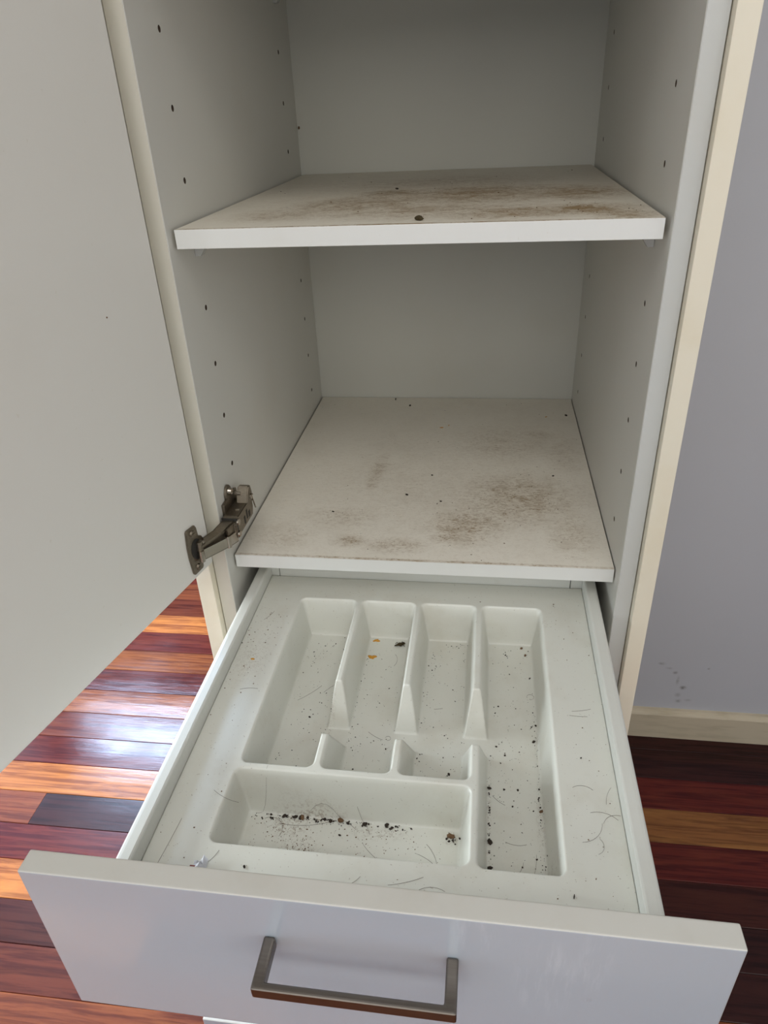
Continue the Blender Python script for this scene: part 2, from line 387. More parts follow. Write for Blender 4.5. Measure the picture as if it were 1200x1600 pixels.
# ---------------------------------------------------------------- cabinet
cab = thing('tall_cabinet', 'tall white pantry cabinet with open door, two dirty shelves and a pulled-out drawer', 'cabinet', (W / 2, .28, FL))
def part(o): return child(o, cab)
def sub(o, p):   # sub-part, modelled in world coordinates under a part that also sits at world coordinates
    o.parent = p; o.matrix_parent_inverse = Matrix.Identity(4); return o
PL = .150   # kickboard height
HZ = [.041 + .0635 * i for i in range(-1, 17)]
def side_panel(x0, x1, inner):
    bm = bmesh.new(); bm_box(bm, x0, x1, 0, DB - .0006, FL + PL, TOPZ, .0006, 1)
    o = from_bm('side_panel', bm, M['white_board'])
    cb = bmesh.new()
    for z in HZ:
        if z < .03: continue
        for y in (.068, .4905):
            if inner > 0 and y < .1 and z < .06: pass
            bm_cyl(cb, (inner - .009, y, z), (inner + .009, y, z), .0031, 12)
    cme = bpy.data.meshes.new('cut'); cb.to_mesh(cme); cb.free(); co = bpy.data.objects.new('cut', cme); COL.objects.link(co)
    md = o.modifiers.new('b', 'BOOLEAN'); md.object = co; md.operation = 'DIFFERENCE'; md.solver = 'EXACT'
    dg = bpy.context.evaluated_depsgraph_get(); dg.update()
    nm = bpy.data.meshes.new_from_object(o.evaluated_get(dg)); o.modifiers.clear(); o.data = nm
    bpy.data.objects.remove(co); nm.materials.append(M['hole'])
    for p in nm.polygons:
        c = p.center
        if .0003 < abs(c.x - inner) < .0095 and any(math.hypot(c.y - y, c.z - z) < .0036 for z in HZ for y in (.068, .4905)): p.material_index = 1
    part(o)
    sub(box('edge_band', x0 + .0003, x1 - .0003, -.0008, -.0001, FL + PL, TOPZ, M['band_warm' if x0 < 0 else 'band'], bev=.0003, seg=1), o)
    return o
side_panel(-T, 0, 0.0); side_panel(W, W + T, W)
part(box('back_panel', -T + .001, W + T - .001, DB + .0006, DB + .016, FL + PL, TOPZ, M['back_board']))
part(box('top_panel', 0, W, 0, DB, TOPZ - T, TOPZ, M['white_board']))
part(box('base_panel', 0, W, 0, DB, FL + PL, FL + PL + T, M['white_board']))
part(box('kickboard', -.018, W + T, .05, .066, FL + .001, FL + PL - .001, M['cream_panel']))
e = .0122
for x0, x1, lab in ((-.0389, -.0187, None), (W + T + .0007, W + T + .0195, None)):
    part(box('end_panel', x0, x1, -e, .5995 if x0 < 0 else .584, FL + .0005, TOPZ + .01, M['cream_panel'], bev=.0012))
# fixed low shelf and adjustable ones
def shelf(x0, x1, y0, z, mat):
    s = part(box('shelf', x0, x1, y0, DB - .0012, z - T, z, mat, bev=.0005))
    sub(box('edge_band', x0 + .0002, x1 - .0002, y0 - .0012, y0 - .0001, z - T + .0002, z - .0001, M['edge_white'], bev=.0004), s)
    return s
sh = shelf(.0024, W - .0014, .0217, 0.0, M['shelf_low']); sh['label'] = 'lowest shelf, lightly stained brown'
sh = shelf(.0040, W - .0044, .0110, .384, M['shelf_up']); sh['label'] = 'upper shelf with heavy brown stains'
sh = shelf(.0040, W - .0044, .0110, .640, M['white_board'])
sh = shelf(.0040, W - .0044, .0110, .900, M['white_board'])
def shelf_pin(x, s, y, z):
    """clear plastic peg: stub in the hole and a small wedge under the shelf"""
    bm = bmesh.new()
    bm_prism(bm, [(x + s * .0005, z), (x + s * .014, z), (x + s * .013, z - .006), (x + s * .006, z - .0160), (x + s * .0005, z - .0160)], 'y', y - .006, y + .006)
    bm_cyl(bm, (x - s * .006, y, z - .006), (x + s * .001, y, z - .006), .0024, 10)
    return part(from_bm('shelf_pin', bm, M['pin']))
for z in (.366, .622):
    for y in (.068, .4905):
        shelf_pin(0, 1, y, z); shelf_pin(W, -1, y, z)

# ---------------------------------------------------------------- door, opened to 103 degrees
al = math.radians(12.9)
DH = Vector((-.0077, -.0223, .0185)); EX = Vector((-math.sin(al), -math.cos(al), 0)); ND = Vector((math.cos(al), -math.sin(al), 0))
def dpt(s, d, h): return DH + EX * s + ND * d + Vector((0, 0, h))     # along the door, out of its inner face, up
DM = Matrix(((EX.x, ND.x, 0, DH.x), (EX.y, ND.y, 0, DH.y), (0, 0, 1, DH.z), (0, 0, 0, 1)))
bm = bmesh.new(); bm_box(bm, 0, .496, -.018, 0, 0, TOPZ - .02, .0012, 2)
bm.transform(DM); bm.normal_update()
for f in bm.faces:
    if f.normal.dot(ND) < 0: pass
door = part(from_bm('door', bm, M['door_white'])); door['label'] = 'open white door showing its plain inner face'
bm = bmesh.new(); bm_box(bm, .0014, .494, -.0186, -.0180, .0014, TOPZ - .022); bm.transform(DM); sub(from_bm('gloss_face', bm, M['front']), door)
bm = bmesh.new(); bm_box(bm, -.0007, -.0001, -.0172, -.0008, .001, TOPZ - .021); bm.transform(DM); sub(from_bm('edge_band', bm, M['edge_white']), door)
# small screw-hole dimples and scuff marks on the inner face
bm = bmesh.new(); bm_cyl(bm, (.0779, -.0001, .3105), (.0779, .0003, .3105), .0008, 8); bm.transform(DM); sub(from_bm('dimple', bm, M['crumb_brown']), door)
def tube(pts, r, seg=6):
    bm = bmesh.new()
    rings = []
    P = [Vector(p) for p in pts]
    for i, p in enumerate(P):
        d = (P[min(i + 1, len(P) - 1)] - P[max(i - 1, 0)]).normalized()
        a = d.orthogonal().normalized(); b = d.cross(a)
        rr = r(i / (len(P) - 1)) if callable(r) else r
        rings.append([bm.verts.new(p + (a * math.cos(t * 2 * math.pi / seg) + b * math.sin(t * 2 * math.pi / seg)) * rr) for t in range(seg)])
    for i in range(len(rings) - 1):
        # keep the rings from twisting
        A, B = rings[i], rings[i + 1]
        best = min(range(seg), key=lambda k: (A[0].co - B[k].co).length)
        B[:] = B[best:] + B[:best]
        if (A[1].co - B[1].co).length > (A[1].co - B[-1].co).length: B[:] = [B[0]] + B[1:][::-1]
        for t in range(seg):
            bm.faces.new((A[t], A[(t + 1) % seg], B[(t + 1) % seg], B[t]))
    bm.faces.new(rings[0][::-1]); bm.faces.new(rings[-1]); bmesh.ops.recalc_face_normals(bm, faces=bm.faces)
    return bm
def join(bms):
    out = bmesh.new()
    for b in bms:
        me = bpy.data.meshes.new('t'); b.to_mesh(me); b.free(); out.from_mesh(me); bpy.data.meshes.remove(me)
    return out

# ---------------------------------------------------------------- wide-angle hinges
def hinge(z0, detail=True):
    """z0 = height of the hinge arm above the low shelf"""
    root = thing('h', '', ''); COL.objects.unlink(root); bpy.data.objects.remove(root)
    dz = z0 - .052
    hg = bpy.data.objects.new('hinge', None); COL.objects.link(hg); hg.empty_display_size = .02
    hg.location = (0.01, .02, z0); hg.parent = cab; hg.matrix_parent_inverse = Matrix.Translation(cab.location).inverted()
    def hp(name, bm, mat, bulge=False):
        bm.transform(Matrix.Translation((0, 0, dz)))
        me = bpy.data.meshes.new(name); bm.verts.ensure_lookup_table(); seen = set(); parts = []
        for v0 in bm.verts:                      # every loose piece becomes a piece of its own
            if v0 in seen: continue
            st = [v0]; seen.add(v0); isl = []
            while st:
                a_ = st.pop(); isl.append(a_)
                for e_ in a_.link_edges:
                    b_ = e_.other_vert(a_)
                    if b_ not in seen: seen.add(b_); st.append(b_)
            parts.append(isl)
        for isl in parts:
            ix = {v_: i for i, v_ in enumerate(isl)}; fs = {f for v_ in isl for f in v_.link_faces}
            m2 = bpy.data.meshes.new(name); m2.from_pydata([v_.co[:] for v_ in isl], [], [[ix[v_] for v_ in f.verts] for f in fs]); m2.update()
            o = obj(name, m2, mat); o.parent = hg; o.matrix_parent_inverse = Matrix.Translation(hg.location).inverted()
        bm.free(); return o
    # cup plate screwed to the door
    def dplane(pts, d0, d1, bev=.0004):
        b = bmesh.new(); bm_prism(b, [(p[0], p[1]) for p in pts], 'z', d0, d1, bev)
        # (s, h, d) -> door axes
        mm = Matrix(((EX.x, 0, ND.x, DH.x), (EX.y, 0, ND.y, DH.y), (0, 1, 0, DH.z - .0), (0, 0, 0, 1)))
        b.transform(mm); bmesh.ops.recalc_face_normals(b, faces=b.faces); return b
    plate = [(.0395, .009), (.0375, .0065), (.0225, .0065), (.0205, .0085), (.0195, .019), (.0165, .021), (.0125, .026), (.011, .032),
             (.0115, .040), (.0145, .046), (.0195, .0485), (.0205, .060), (.0225, .0640), (.0375, .0650), (.0395, .0630), (.0415, .045), (.0415, .028)]
    hp('cup_plate', dplane(plate, 0.0002, .0026), M['nickel'])
    cup = [(.0275 + .0092 * math.cos(t), .036 + .0128 * math.sin(t)) for t in [i * math.pi / 8 for i in range(16)]]
    hp('cup_recess', dplane(cup, .0024, .0032, 0), M['dark'])
    rim = bmesh.new()
    for hh in (.0135, .0575):
        bm_cyl(rim, dpt(.030, .0024, hh), dpt(.030, .0046, hh), .0040, 18, .0034)
        bm_bar(rim, dpt(.0280, .0047, hh), dpt(.032, .0047, hh), .0008, .0005, bev=0)
    rim.transform(Matrix.Translation((0, 0, 0)))
    hp('cup_screw', rim, M['nickel'])
    # wing plate and arm body on the side panel
    b = bmesh.new()
    for zc in (.0795, .0255):
        out = [(.034 + .0098 * math.cos(t) * (1 if abs(math.cos(t)) < .9 else 1), zc + .0122 * math.sin(t)) for t in [i * math.pi / 10 for i in range(20)]]
        bm_prism(b, out, 'x', .0002, .0036, .0008)
    bm_box(b, .0002, .0040, .012, .058, .030, .076, .0008)
    hp('mounting_plate', b, M['nickel'])
    b = bmesh.new()
    for zc in (.0835, .0215): bm_cyl(b, (.0030, .034, zc), (.0075, .034, zc), .0048, 18, .0036)
    bm_cyl(b, (.006, .044, .075), (.014, .044, .075), .0022, 12)
    hp('mounting_screw', b, M['steel'])
    # hollow arm body: top sheet, side sheet with slots, rising tail
    b = bmesh.new()
    prof = [(-.004, .0405), (.056, .0395), (.060, .050), (.058, .0625), (.030, .0645), (.006, .0648), (-.004, .060)]
    bm_prism(b, prof, 'x', .0030, .0215, .0010)
    hp('arm_body', b, M['nickel'])
    b = bmesh.new(); bm_prism(b, [(.040, .063), (.0445, .074), (.051, .081), (.0585, .080), (.0615, .070), (.0600, .056)], 'x', .0085, .0222, .0010)
    hp('arm_tail', b, M['nickel'])
    b = bmesh.new()
    for (y0, y1, z0_, z1_) in ((.024, .028, .044, .054), (.033, .037, .046, .058), (.041, .046, .044, .052)): bm_box(b, .0212, .0218, y0, y1, z0_, z1_)
    bm_box(b, .0030, .0219, -.0005, .0008, .0400, .0655)
    hp('slot', b, M['dark'])
    b = bmesh.new()
    bm_cyl(b, (.0205, .054, .066), (.0235, .054, .066), .0035, 12)
    bm_bar(b, (.0230, .056, .0665), (.0236, .062, .046), .0012, .0012, up=(1, 0, 0), bev=.0002)
    bm_bar(b, (.0195, .0475, .0680), (.0240, .0565, .0680), .0020, .0012, bev=.0002)
    bm_box(b, .0130, .0185, .020, .024, .0645, .0656, .0003); bm_cyl(b, (.0215, .002, .060), (.0235, .002, .060), .0040, 14)
    bm_cyl(b, (.0215, .000, .045), (.0236, .000, .045), .0038, 14)
    hp('pivot', b, M['steel'])
    # linkage: lower channel and upper strap reaching to the cup
    A = Vector((.0195, -.002, .0430)); Bm = Vector((.0140, -.0165, .0440)); C = dpt(.026, .006, .0225); C.z = .0450
    b = bmesh.new()
    bm_bar(b, A, Bm, .0024, .013); bm_bar(b, Bm, C, .0024, .0125)
    hp('link_plate', b, M['steel'])
    b = bmesh.new()
    off = Vector((-.005, .003, .006))
    bm_bar(b, A + off, Bm + off, .011, .0012); bm_bar(b, Bm + off, C + off, .011, .0012)
    off2 = Vector((-.0100, .006, .0)); bm_bar(b, A + off2, Bm + off2, .0016, .012); bm_bar(b, Bm + off2, C + off2, .0016, .0115)
    hp('link_channel', b, M['nickel'])
    A2 = Vector((.0125, .004, .0625)); B2 = Vector((.004, -.018, .0580)); C2 = dpt(.024, .004, .036); C2.z = .0565
    b = bmesh.new()
    bm_bar(b, A2, B2, .012, .0026); bm_bar(b, B2, C2, .0105, .0026)
    bm_bar(b, A2 + Vector((.006, -.002, -.006)), Bm + Vector((0, .001, .010)), .0022, .011)
    bm_cyl(b, dpt(.024, .005, .022), dpt(.024, .005, .044), .0040, 14)
    hp('upper_strap', b, M['nickel'])
    b = bmesh.new()
    bm_cyl(b, C + Vector((.001, -.001, -.007)), C + Vector((.001, -.001, .007)), .0034, 14)
    bm_cyl(b, Bm + Vector((.0, .0, -.0075)), Bm + Vector((.0, .0, .0078)), .0030, 14)
    bm_cyl(b, C2 + Vector((.004, .003, -.002)), C2 + Vector((.004, .003, .004)), .0022, 12)
    hp('rivet', b, M['steel'])
    return hg
hinge(.052); hinge(1.10)

# ---------------------------------------------------------------- drawer boxes
ZS = -.050; ZI = -.068; YF = -.4149
def drawer(ztop, yf, hh, parent_main=True, label=None, back=.075):
    """ztop = top of the front, yf = its outer face, hh = height of the front"""
    dr = bpy.data.objects.new('drawer', None); COL.objects.link(dr); dr.empty_display_size = .05
    dr.location = (W / 2, yf, ztop); dr.parent = cab; dr.matrix_parent_inverse = Matrix.Translation(cab.location).inverted()
    if label: dr['label'] = label
    def dp(o): o.parent = dr; o.matrix_parent_inverse = Matrix.Translation(dr.location).inverted(); return o
    zs = ztop - .066; y0 = yf + .0178; y1 = back if back is not None else yf + .49
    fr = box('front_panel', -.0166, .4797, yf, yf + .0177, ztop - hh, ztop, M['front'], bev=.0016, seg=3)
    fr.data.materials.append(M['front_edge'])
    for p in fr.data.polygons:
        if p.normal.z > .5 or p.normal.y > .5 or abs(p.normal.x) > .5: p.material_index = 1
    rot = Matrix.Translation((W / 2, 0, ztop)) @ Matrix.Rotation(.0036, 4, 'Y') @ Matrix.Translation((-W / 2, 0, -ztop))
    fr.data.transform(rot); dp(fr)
    # sides: rounded lacquered steel profile
    for xo, s in ((.0128, 1), (.4520, -1)):
        t = .0146; prof = []
        def q(u, z): return (xo + s * u, zs + z)
        prof = [q(0, -.095), q(0, -.0050)] + [q(.0045 - .0045 * math.cos(a), -.0050 + .0050 * math.sin(a)) for a in (.4, .8, 1.2)] + \
               [q(.0052, 0), q(t - .0022, 0), q(t - .0008, -.0007), q(t, -.0022), q(t, -.020), q(t - .004, -.022), q(t - .004, -.095)]
        bm = bmesh.new(); bm_prism(bm, prof, 'y', y0, y1)
        o = from_bm('drawer_side', bm, M['rail']); dp(o)
    bz = zs - .001
    dp(box('drawer_back', .0390, .4222, y1 - .0005, y1 + .014, zs - .094, zs + .004, M['rail'], bev=.0006))
    for xa, xb in ((.0128, .0381), (.4231, .4520)):
        dp(box('back_bracket', xa, xb, y1 + .0002, y1 + .0145, zs - .094, zs + .0042, M['rail'], bev=.0008))
    dp(box('drawer_bottom', .018, .4468, y0, y1, zs - .094, zs - .080, M['white_board']))
    return dr, dp, fr
dr, dp, fr = drawer(.0165, YF, .1812, label='pulled-out top drawer with brushed metal handle')
# bow handle of square bar
def handle(yf, zc, parent_dp):
    bm = bmesh.new(); xa, xb = .1655, .2960; wv = .0084; dv = .0058; hv = .0112
    yo = yf - .036
    # outline in plan of the U (two posts and the bar), extruded upwards and rounded
    pts = [(xa - wv / 2, yf - .0003), (xa - wv / 2, yo), (xb + wv / 2, yo), (xb + wv / 2, yf - .0003),
           (xb - wv / 2, yf - .0003), (xb - wv / 2, yo + dv), (xa + wv / 2, yo + dv), (xa + wv / 2, yf - .0003)]
    bm_prism(bm, pts, 'z', zc - hv / 2, zc + hv / 2)
    bmesh.ops.bevel(bm, geom=list(bm.edges), offset=.0018, segments=3, affect='EDGES', profile=.6)
    return from_bm('handle', bm, M['handle'])
h = handle(YF, -.0350, None); dp(h)
# slight tilt to match the sagging front
h.data.transform(Matrix.Translation((W / 2, 0, .0165)) @ Matrix.Rotation(.0036, 4, 'Y') @ Matrix.Translation((-W / 2, 0, -.0165)))
# closed drawer beneath, and the one under it standing ajar
d2, dp2, _ = drawer(-.1690, -.0330, .318, label='closed drawer below the open one', back=.44)
h2 = handle(-.0330, -.230, None); dp2(h2)
d3, dp3, _ = drawer(-.4900, -.2830, .215, label='lowest drawer standing ajar', back=.19)
h3 = handle(-.2830, -.545, None); dp3(h3)
for x0, x1 in ((.0008, .0118), (.4530, .4632)):
    for zz in (-.128, -.318, -.640):
        part(box('drawer_runner', x0, x1, .004, .49, zz, zz + .030, M['zinc'], bev=.001))

# ---------------------------------------------------------------- cutlery tray (one moulded sheet, own thing)
POCK = [(.0800, .1535, -.2360, .0285), (.1590, .2290, -.2360, .0285), (.2345, .3045, -.2360, .0285),
        (.3105, .3845, -.3230, .0285), (.0780, .3055, -.3225, -.2415)]
DEP = .052; DR = .0108
def sstep(t):
    t = np.clip(t, 0, 1); k = .22
    # straight draft with rounded rim and rounded foot
    y = np.where(t < k, t * t / (2 * k), np.where(t > 1 - k, 1 - k - (1 - t) ** 2 / (2 * k), t - k / 2))
    return y / (1 - k)
def tray_drop(x, y):
    drop = np.zeros_like(x)
    for (a, b, c, d) in POCK:
        cx, cy, hx, hy = (a + b) / 2, (c + d) / 2, (b - a) / 2, (d - c) / 2; r = .0085
        qx = np.abs(x - cx) - hx + r; qy = np.abs(y - cy) - hy + r
        sd = np.minimum(np.maximum(qx, qy), 0) + np.sqrt(np.maximum(qx, 0) ** 2 + np.maximum(qy, 0) ** 2) - r
        drop = np.maximum(drop, sstep(-sd / DR))
    for (u0, u1) in ((.1535, .1590), (.2290, .2345), (.3045, .3105)):
        inx = (x > u0 - .014) & (x < u1 + .014)
        up = np.clip((-.1165 - y) / .0225, 0, 1)          # ramp down from the far part of the divider
        dn = np.clip((y + .1930) / .0300, 0, 1)           # steeper rise to the near stub
        s = np.minimum(up, dn)
        drop = np.maximum(drop, np.where(inx, s, 0))
    return drop
def tray_z(x, y): return ZI - DEP * float(tray_drop(np.array([float(x)]), np.array([float(y)]))[0])
TX0, TX1, TY0, TY1 = .0278, .4370, YF + .0183, .0738
nx, ny = 345, 395
xs = np.linspace(TX0, TX1, nx); ys = np.linspace(TY0, TY1, ny)
GX, GY = np.meshgrid(xs, ys); Z = ZI - DEP * tray_drop(GX, GY)
co = np.stack([GX, GY, Z], -1).reshape(-1, 3)
lo = co.copy(); lo[:, 2] -= .0022
idx = np.arange(nx * ny).reshape(ny, nx)
q = np.stack([idx[:-1, :-1], idx[:-1, 1:], idx[1:, 1:], idx[1:, :-1]], -1).reshape(-1, 4)
N = nx * ny
# rim skirt only (underside sheet at quarter resolution is not seen): close the sheet round its border
brd = np.concatenate([idx[0, :], idx[1:, -1], idx[-1, -2::-1], idx[-2:0:-1, 0]])
low = co[brd].copy(); low[:, 2] -= .0022
allco = np.concatenate([co, low]); li = np.arange(len(brd)) + N
sk = np.stack([np.roll(brd, -1), brd, li, np.roll(li, -1)], -1)
quads = np.concatenate([q, sk])
me = bpy.data.meshes.new('cutlery_tray')
me.vertices.add(len(allco)); me.vertices.foreach_set('co', allco.astype(np.float32).ravel())
me.loops.add(quads.size); me.loops.foreach_set('vertex_index', quads.astype(np.int32).ravel())
me.polygons.add(len(quads)); me.polygons.foreach_set('loop_start', np.arange(0, quads.size, 4, dtype=np.int32))
me.polygons.foreach_set('loop_total', np.full(len(quads), 4, dtype=np.int32))
me.update(calc_edges=True); me.validate(); me.polygons.foreach_set('use_smooth', [True] * len(quads))
tray = obj('cutlery_tray', me, M['tray'])
tag(tray, 'white plastic cutlery tray with five pockets fitted in the open drawer', 'tray')

# ---------------------------------------------------------------- litter: crumbs, residues, hairs
rg = random.Random(11)
def bm_crumb(bm, x, y, z, r, flat=.55):
    rr = bmesh.ops.create_icosphere(bm, subdivisions=1, radius=r)
    a = rg.uniform(0, 6.3); sx = rg.uniform(.7, 1.5); sy = rg.uniform(.6, 1.0)
    for v_ in rr['verts']:
        c = v_.co * rg.uniform(.75, 1.2); px, py = c.x * sx, c.y * sy
        v_.co = Vector((x + px * math.cos(a) - py * math.sin(a), y + px * math.sin(a) + py * math.cos(a), z + r * flat * .8 + c.z * flat))
def gauss_pts(cx, cy, sx, sy, nn): return [(rg.gauss(cx, sx), rg.gauss(cy, sy)) for _ in range(nn)]
def rect_pts(x0, x1, y0, y1, nn): return [(rg.uniform(x0, x1), rg.uniform(y0, y1)) for _ in range(nn)]
def tray_stuff(name, pts, label, mat, r0, r1):
    bm = bmesh.new()
    for (x, y) in pts:
        if not (TX0 < x < TX1 and TY0 < y < TY1): continue
        r = r0 + (r1 - r0) * rg.random() ** 3; bm_crumb(bm, x, y, tray_z(x, y), r)
    return tag(from_bm(name, bm, mat), label, 'crumbs', kind='stuff')
FB = -.2530
tray_stuff('crumbs', [(x, FB - abs(rg.gauss(0, .0022))) for x in [rg.gauss(.150, .03) for _ in range(80)] if .09 < x < .25] +
           [(rg.uniform(.09, .25), FB - abs(rg.gauss(0, .003))) for _ in range(70)] + gauss_pts(.288, -.262, .003, .003, 22),
           'dark crumbs and grit gathered along the back of the wide front pocket', M['crumb_dark'], .0004, .0017)
tray_stuff('crumbs', gauss_pts(.125, -.272, .012, .006, 60) + gauss_pts(.147, -.290, .012, .008, 110) + gauss_pts(.205, -.268, .02, .01, 50) + rect_pts(.095, .28, -.305, -.258, 130) + gauss_pts(.101, -.295, .002, .010, 26),
           'fine brown grit strewn over the floor of the wide front pocket', M['crumb_brown'], .0003, .0008)
tray_stuff('crumbs', rect_pts(.095, .143, -.21, .010, 110) + gauss_pts(.147, -.110, .0015, .022, 35) + gauss_pts(.142, .005, .006, .008, 12) + gauss_pts(.105, -.02, .01, .01, 14),
           'fine dark crumbs scattered on the floor of the leftmost long pocket', M['crumb_dark'], .0003, .0009)
tray_stuff('crumbs', rect_pts(.168, .222, -.22, .012, 80) + gauss_pts(.170, -.10, .001, .03, 16) + gauss_pts(.195, -.155, .02, .006, 24),
           'fine dark crumbs on the floor of the second long pocket', M['crumb_dark'], .0003, .0009)
tray_stuff('crumbs', rect_pts(.244, .296, -.22, .014, 110) + gauss_pts(.255, -.02, .008, .02, 22) + gauss_pts(.285, .010, .008, .003, 14),
           'fine dark crumbs on the floor of the third long pocket', M['crumb_dark'], .0003, .0009)
tray_stuff('crumbs', rect_pts(.322, .372, -.31, .014, 130) + gauss_pts(.3228, -.235, .0010, .035, 55) + gauss_pts(.372, -.20, .0015, .06, 60) + gauss_pts(.345, -.18, .015, .02, 30) + gauss_pts(.372, -.288, .003, .014, 26),
           'dark crumbs along both edges of the long right-hand pocket', M['crumb_dark'], .0003, .0013)
tray_stuff('crumbs', gauss_pts(.055, -.06, .012, .035, 85) + rect_pts(.03, .075, -.34, .03, 45) + rect_pts(.39, .435, -.36, .05, 55) + rect_pts(.08, .40, -.39, -.33, 40) + rect_pts(.08, .38, .035, .07, 10),
           'fine grit scattered on the flat rim of the cutlery tray', M['crumb_brown'], .0003, .0009)
def shelf_stuff(pts, z, label, mat, r0, r1):
    bm = bmesh.new()
    for (x, y) in pts:
        if not (.006 < x < .458 and .025 < y < .555): continue
        r = r0 + (r1 - r0) * rg.random() ** 3; bm_crumb(bm, x, y, z, r)
    return tag(from_bm('crumbs', bm, mat), label, 'crumbs', kind='stuff')
shelf_stuff(rect_pts(.01, .455, .03, .54, 90) + gauss_pts(.36, .18, .05, .06, 70) + gauss_pts(.27, .10, .04, .04, 50) + gauss_pts(.12, .13, .02, .01, 12), 0.0,
            'fine brown grit scattered on the lowest shelf', M['crumb_brown'], .0003, .0009)
shelf_stuff(rect_pts(.01, .455, .03, .54, 60) + gauss_pts(.39, .08, .04, .03, 40), .384,
            'fine brown grit scattered on the upper shelf', M['crumb_brown'], .0003, .0009)

# single bits that can be pointed at
def bit(x, y, z, r, label, mat='crumb_dark', name='crumb', cat='crumb', group=None, flat=.6, sy=1.0):
    bm = bmesh.new(); rr = bmesh.ops.create_icosphere(bm, subdivisions=2, radius=r); a = rg.uniform(0, 3.1)
    for v_ in rr['verts']:
        c = v_.co * rg.uniform(.78, 1.18); v_.co = Vector((c.x * 1.25, c.y * .8 * sy, c.z * flat + r * flat * .85))
    bm.transform(Matrix.Rotation(a, 4, 'Z'))
    o = from_bm(name, bm, M[mat]); o.location = (x, y, z)
    return tag(o, label, cat, group or ('loose crumbs on the upper shelf' if z > .3 else 'loose crumbs on the lowest shelf' if z > -.01 else 'loose crumbs in the cutlery tray'))
ZF = ZI - DEP
bit(.3228, -.2020, tray_z(.3228, -.202), .0019, 'dark crumb at the left foot of the right pocket, farthest of three lumps there')
bit(.3236, -.2620, tray_z(.3236, -.262), .0026, 'large dark crumb at the left foot of the right pocket, middle of three lumps')
bit(.3238, -.2880, tray_z(.3238, -.288), .0022, 'dark crumb at the left foot of the right pocket, nearest the drawer front')
bit(.3700, -.1380, tray_z(.370, -.138), .0019, 'black crumb against the right wall of the right pocket, beside the bright patch')
bit(.3730, -.2240, tray_z(.373, -.224), .0018, 'brown crumb at the right foot of the right pocket', 'crumb_brown')
bit(.3620, .0120, tray_z(.362, .012), .0017, 'brown crumb at the far end of the right pocket, left of its neighbour', 'crumb_brown')
bit(.3660, -.0010, tray_z(.366, -.001), .0017, 'dark red-brown crumb near the far right corner of the right pocket', 'crumb_brown')
bit(.2815, -.1890, tray_z(.2815, -.189), .0016, 'dark round crumb near the front end of the third long pocket')
bit(.1200, -.1250, tray_z(.12, -.125), .0013, 'small black crumb in the middle of the leftmost long pocket')
bit(.1240, FB - .001, ZF, .0021, 'black lump, leftmost of the row at the back of the front pocket')
bit(.1350, FB - .001, ZF, .0021, 'black lump, second from the left in the row at the back of the front pocket')
bit(.1420, FB - .001, ZF, .0024, 'dark brown lump, third from the left in the row in the front pocket', 'crumb_brown')
bit(.1700, FB - .002, ZF, .0020, 'black lump just left of the brown ball in the front pocket')
bit(.1800, FB - .001, ZF, .0026, 'brown ball-like crumb in the row at the back of the front pocket', 'crumb_brown', flat=.9)
bit(.2040, FB - .002, ZF, .0022, 'dark lump at the right part of the row in the front pocket')
bit(.2250, FB - .002, ZF, .0019, 'dark lump near the right end of the row in the front pocket')
bit(.2870, -.2600, tray_z(.287, -.26), .0032, 'brown clump near the right end of the front pocket', 'crumb_brown')
bit(.1820, -.2690, ZF, .0012, 'tiny black round crumb in front of the brown ball in the front pocket')
bit(.1300, -.3000, ZF, .0013, 'short dark flake near the near left edge of the front pocket', sy=.5)
bit(.0500, -.0920, ZI, .0019, 'orange-brown flake on the left rim of the cutlery tray', 'crumb_orange', sy=.6)
bit(.0290 + .0, -.0650 + .0, ZI, .0008, 'tiny speck on the left rim beside the drawer side')
bit(.4080, -.2000, ZI, .0009, 'tiny dark speck on the right rim of the cutlery tray')
bit(.3883, -.3393, ZI, .0017, 'small dark splinter on the rim near the front right corner of the tray', sy=.4)
bit(.1178, -.3420, ZI, .0013, 'dark crumb on the rim close behind the drawer front')
bit(.2402, .0300, .384, .0040, 'dark reddish crumb at the front edge of the upper shelf', 'husk', sy=.8)
bit(.1872, .3020, .384, .0017, 'small dark crumb in the middle back of the upper shelf')
bit(.2366, .4230, 0, .0028, 'yellowish oat-like flake near the back centre of the lowest shelf', 'crumb_orange', sy=.4, flat=.3)
bit(.2480, .4330, 0, .0020, 'small yellowish flake just right of the larger one on the lowest shelf', 'crumb_orange', sy=.4, flat=.3)
bit(.4127, .4750, 0, .0022, 'ochre flake near the back right of the lowest shelf', 'crumb_orange', sy=.4, flat=.3)
bit(.4470, .4813, 0, .0024, 'black crumb in the back right corner of the lowest shelf')
bit(.1730, .5200, 0, .0022, 'black crumb near the back wall on the left half of the lowest shelf')
bit(.1430, .5500, 0, .0040, 'dark sliver lying along the back joint of the lowest shelf', 'husk', sy=.35, flat=.4)
bit(.2020, .1860, 0, .0019, 'dark speck in the middle of the lowest shelf, left one of the pair', )
bit(.2330, .2480, 0, .0014, 'dark speck in the middle of the lowest shelf, right of the scuffed pair')
bit(.2510, .1700, 0, .0014, 'small dark speck just right of centre on the lowest shelf', )
bit(.1060, .1330, 0, .0016, 'dark crumb on the left front quarter of the lowest shelf', sy=.6)
bit(.4090, .2540, 0, .0015, 'dark speck near the right side of the lowest shelf')

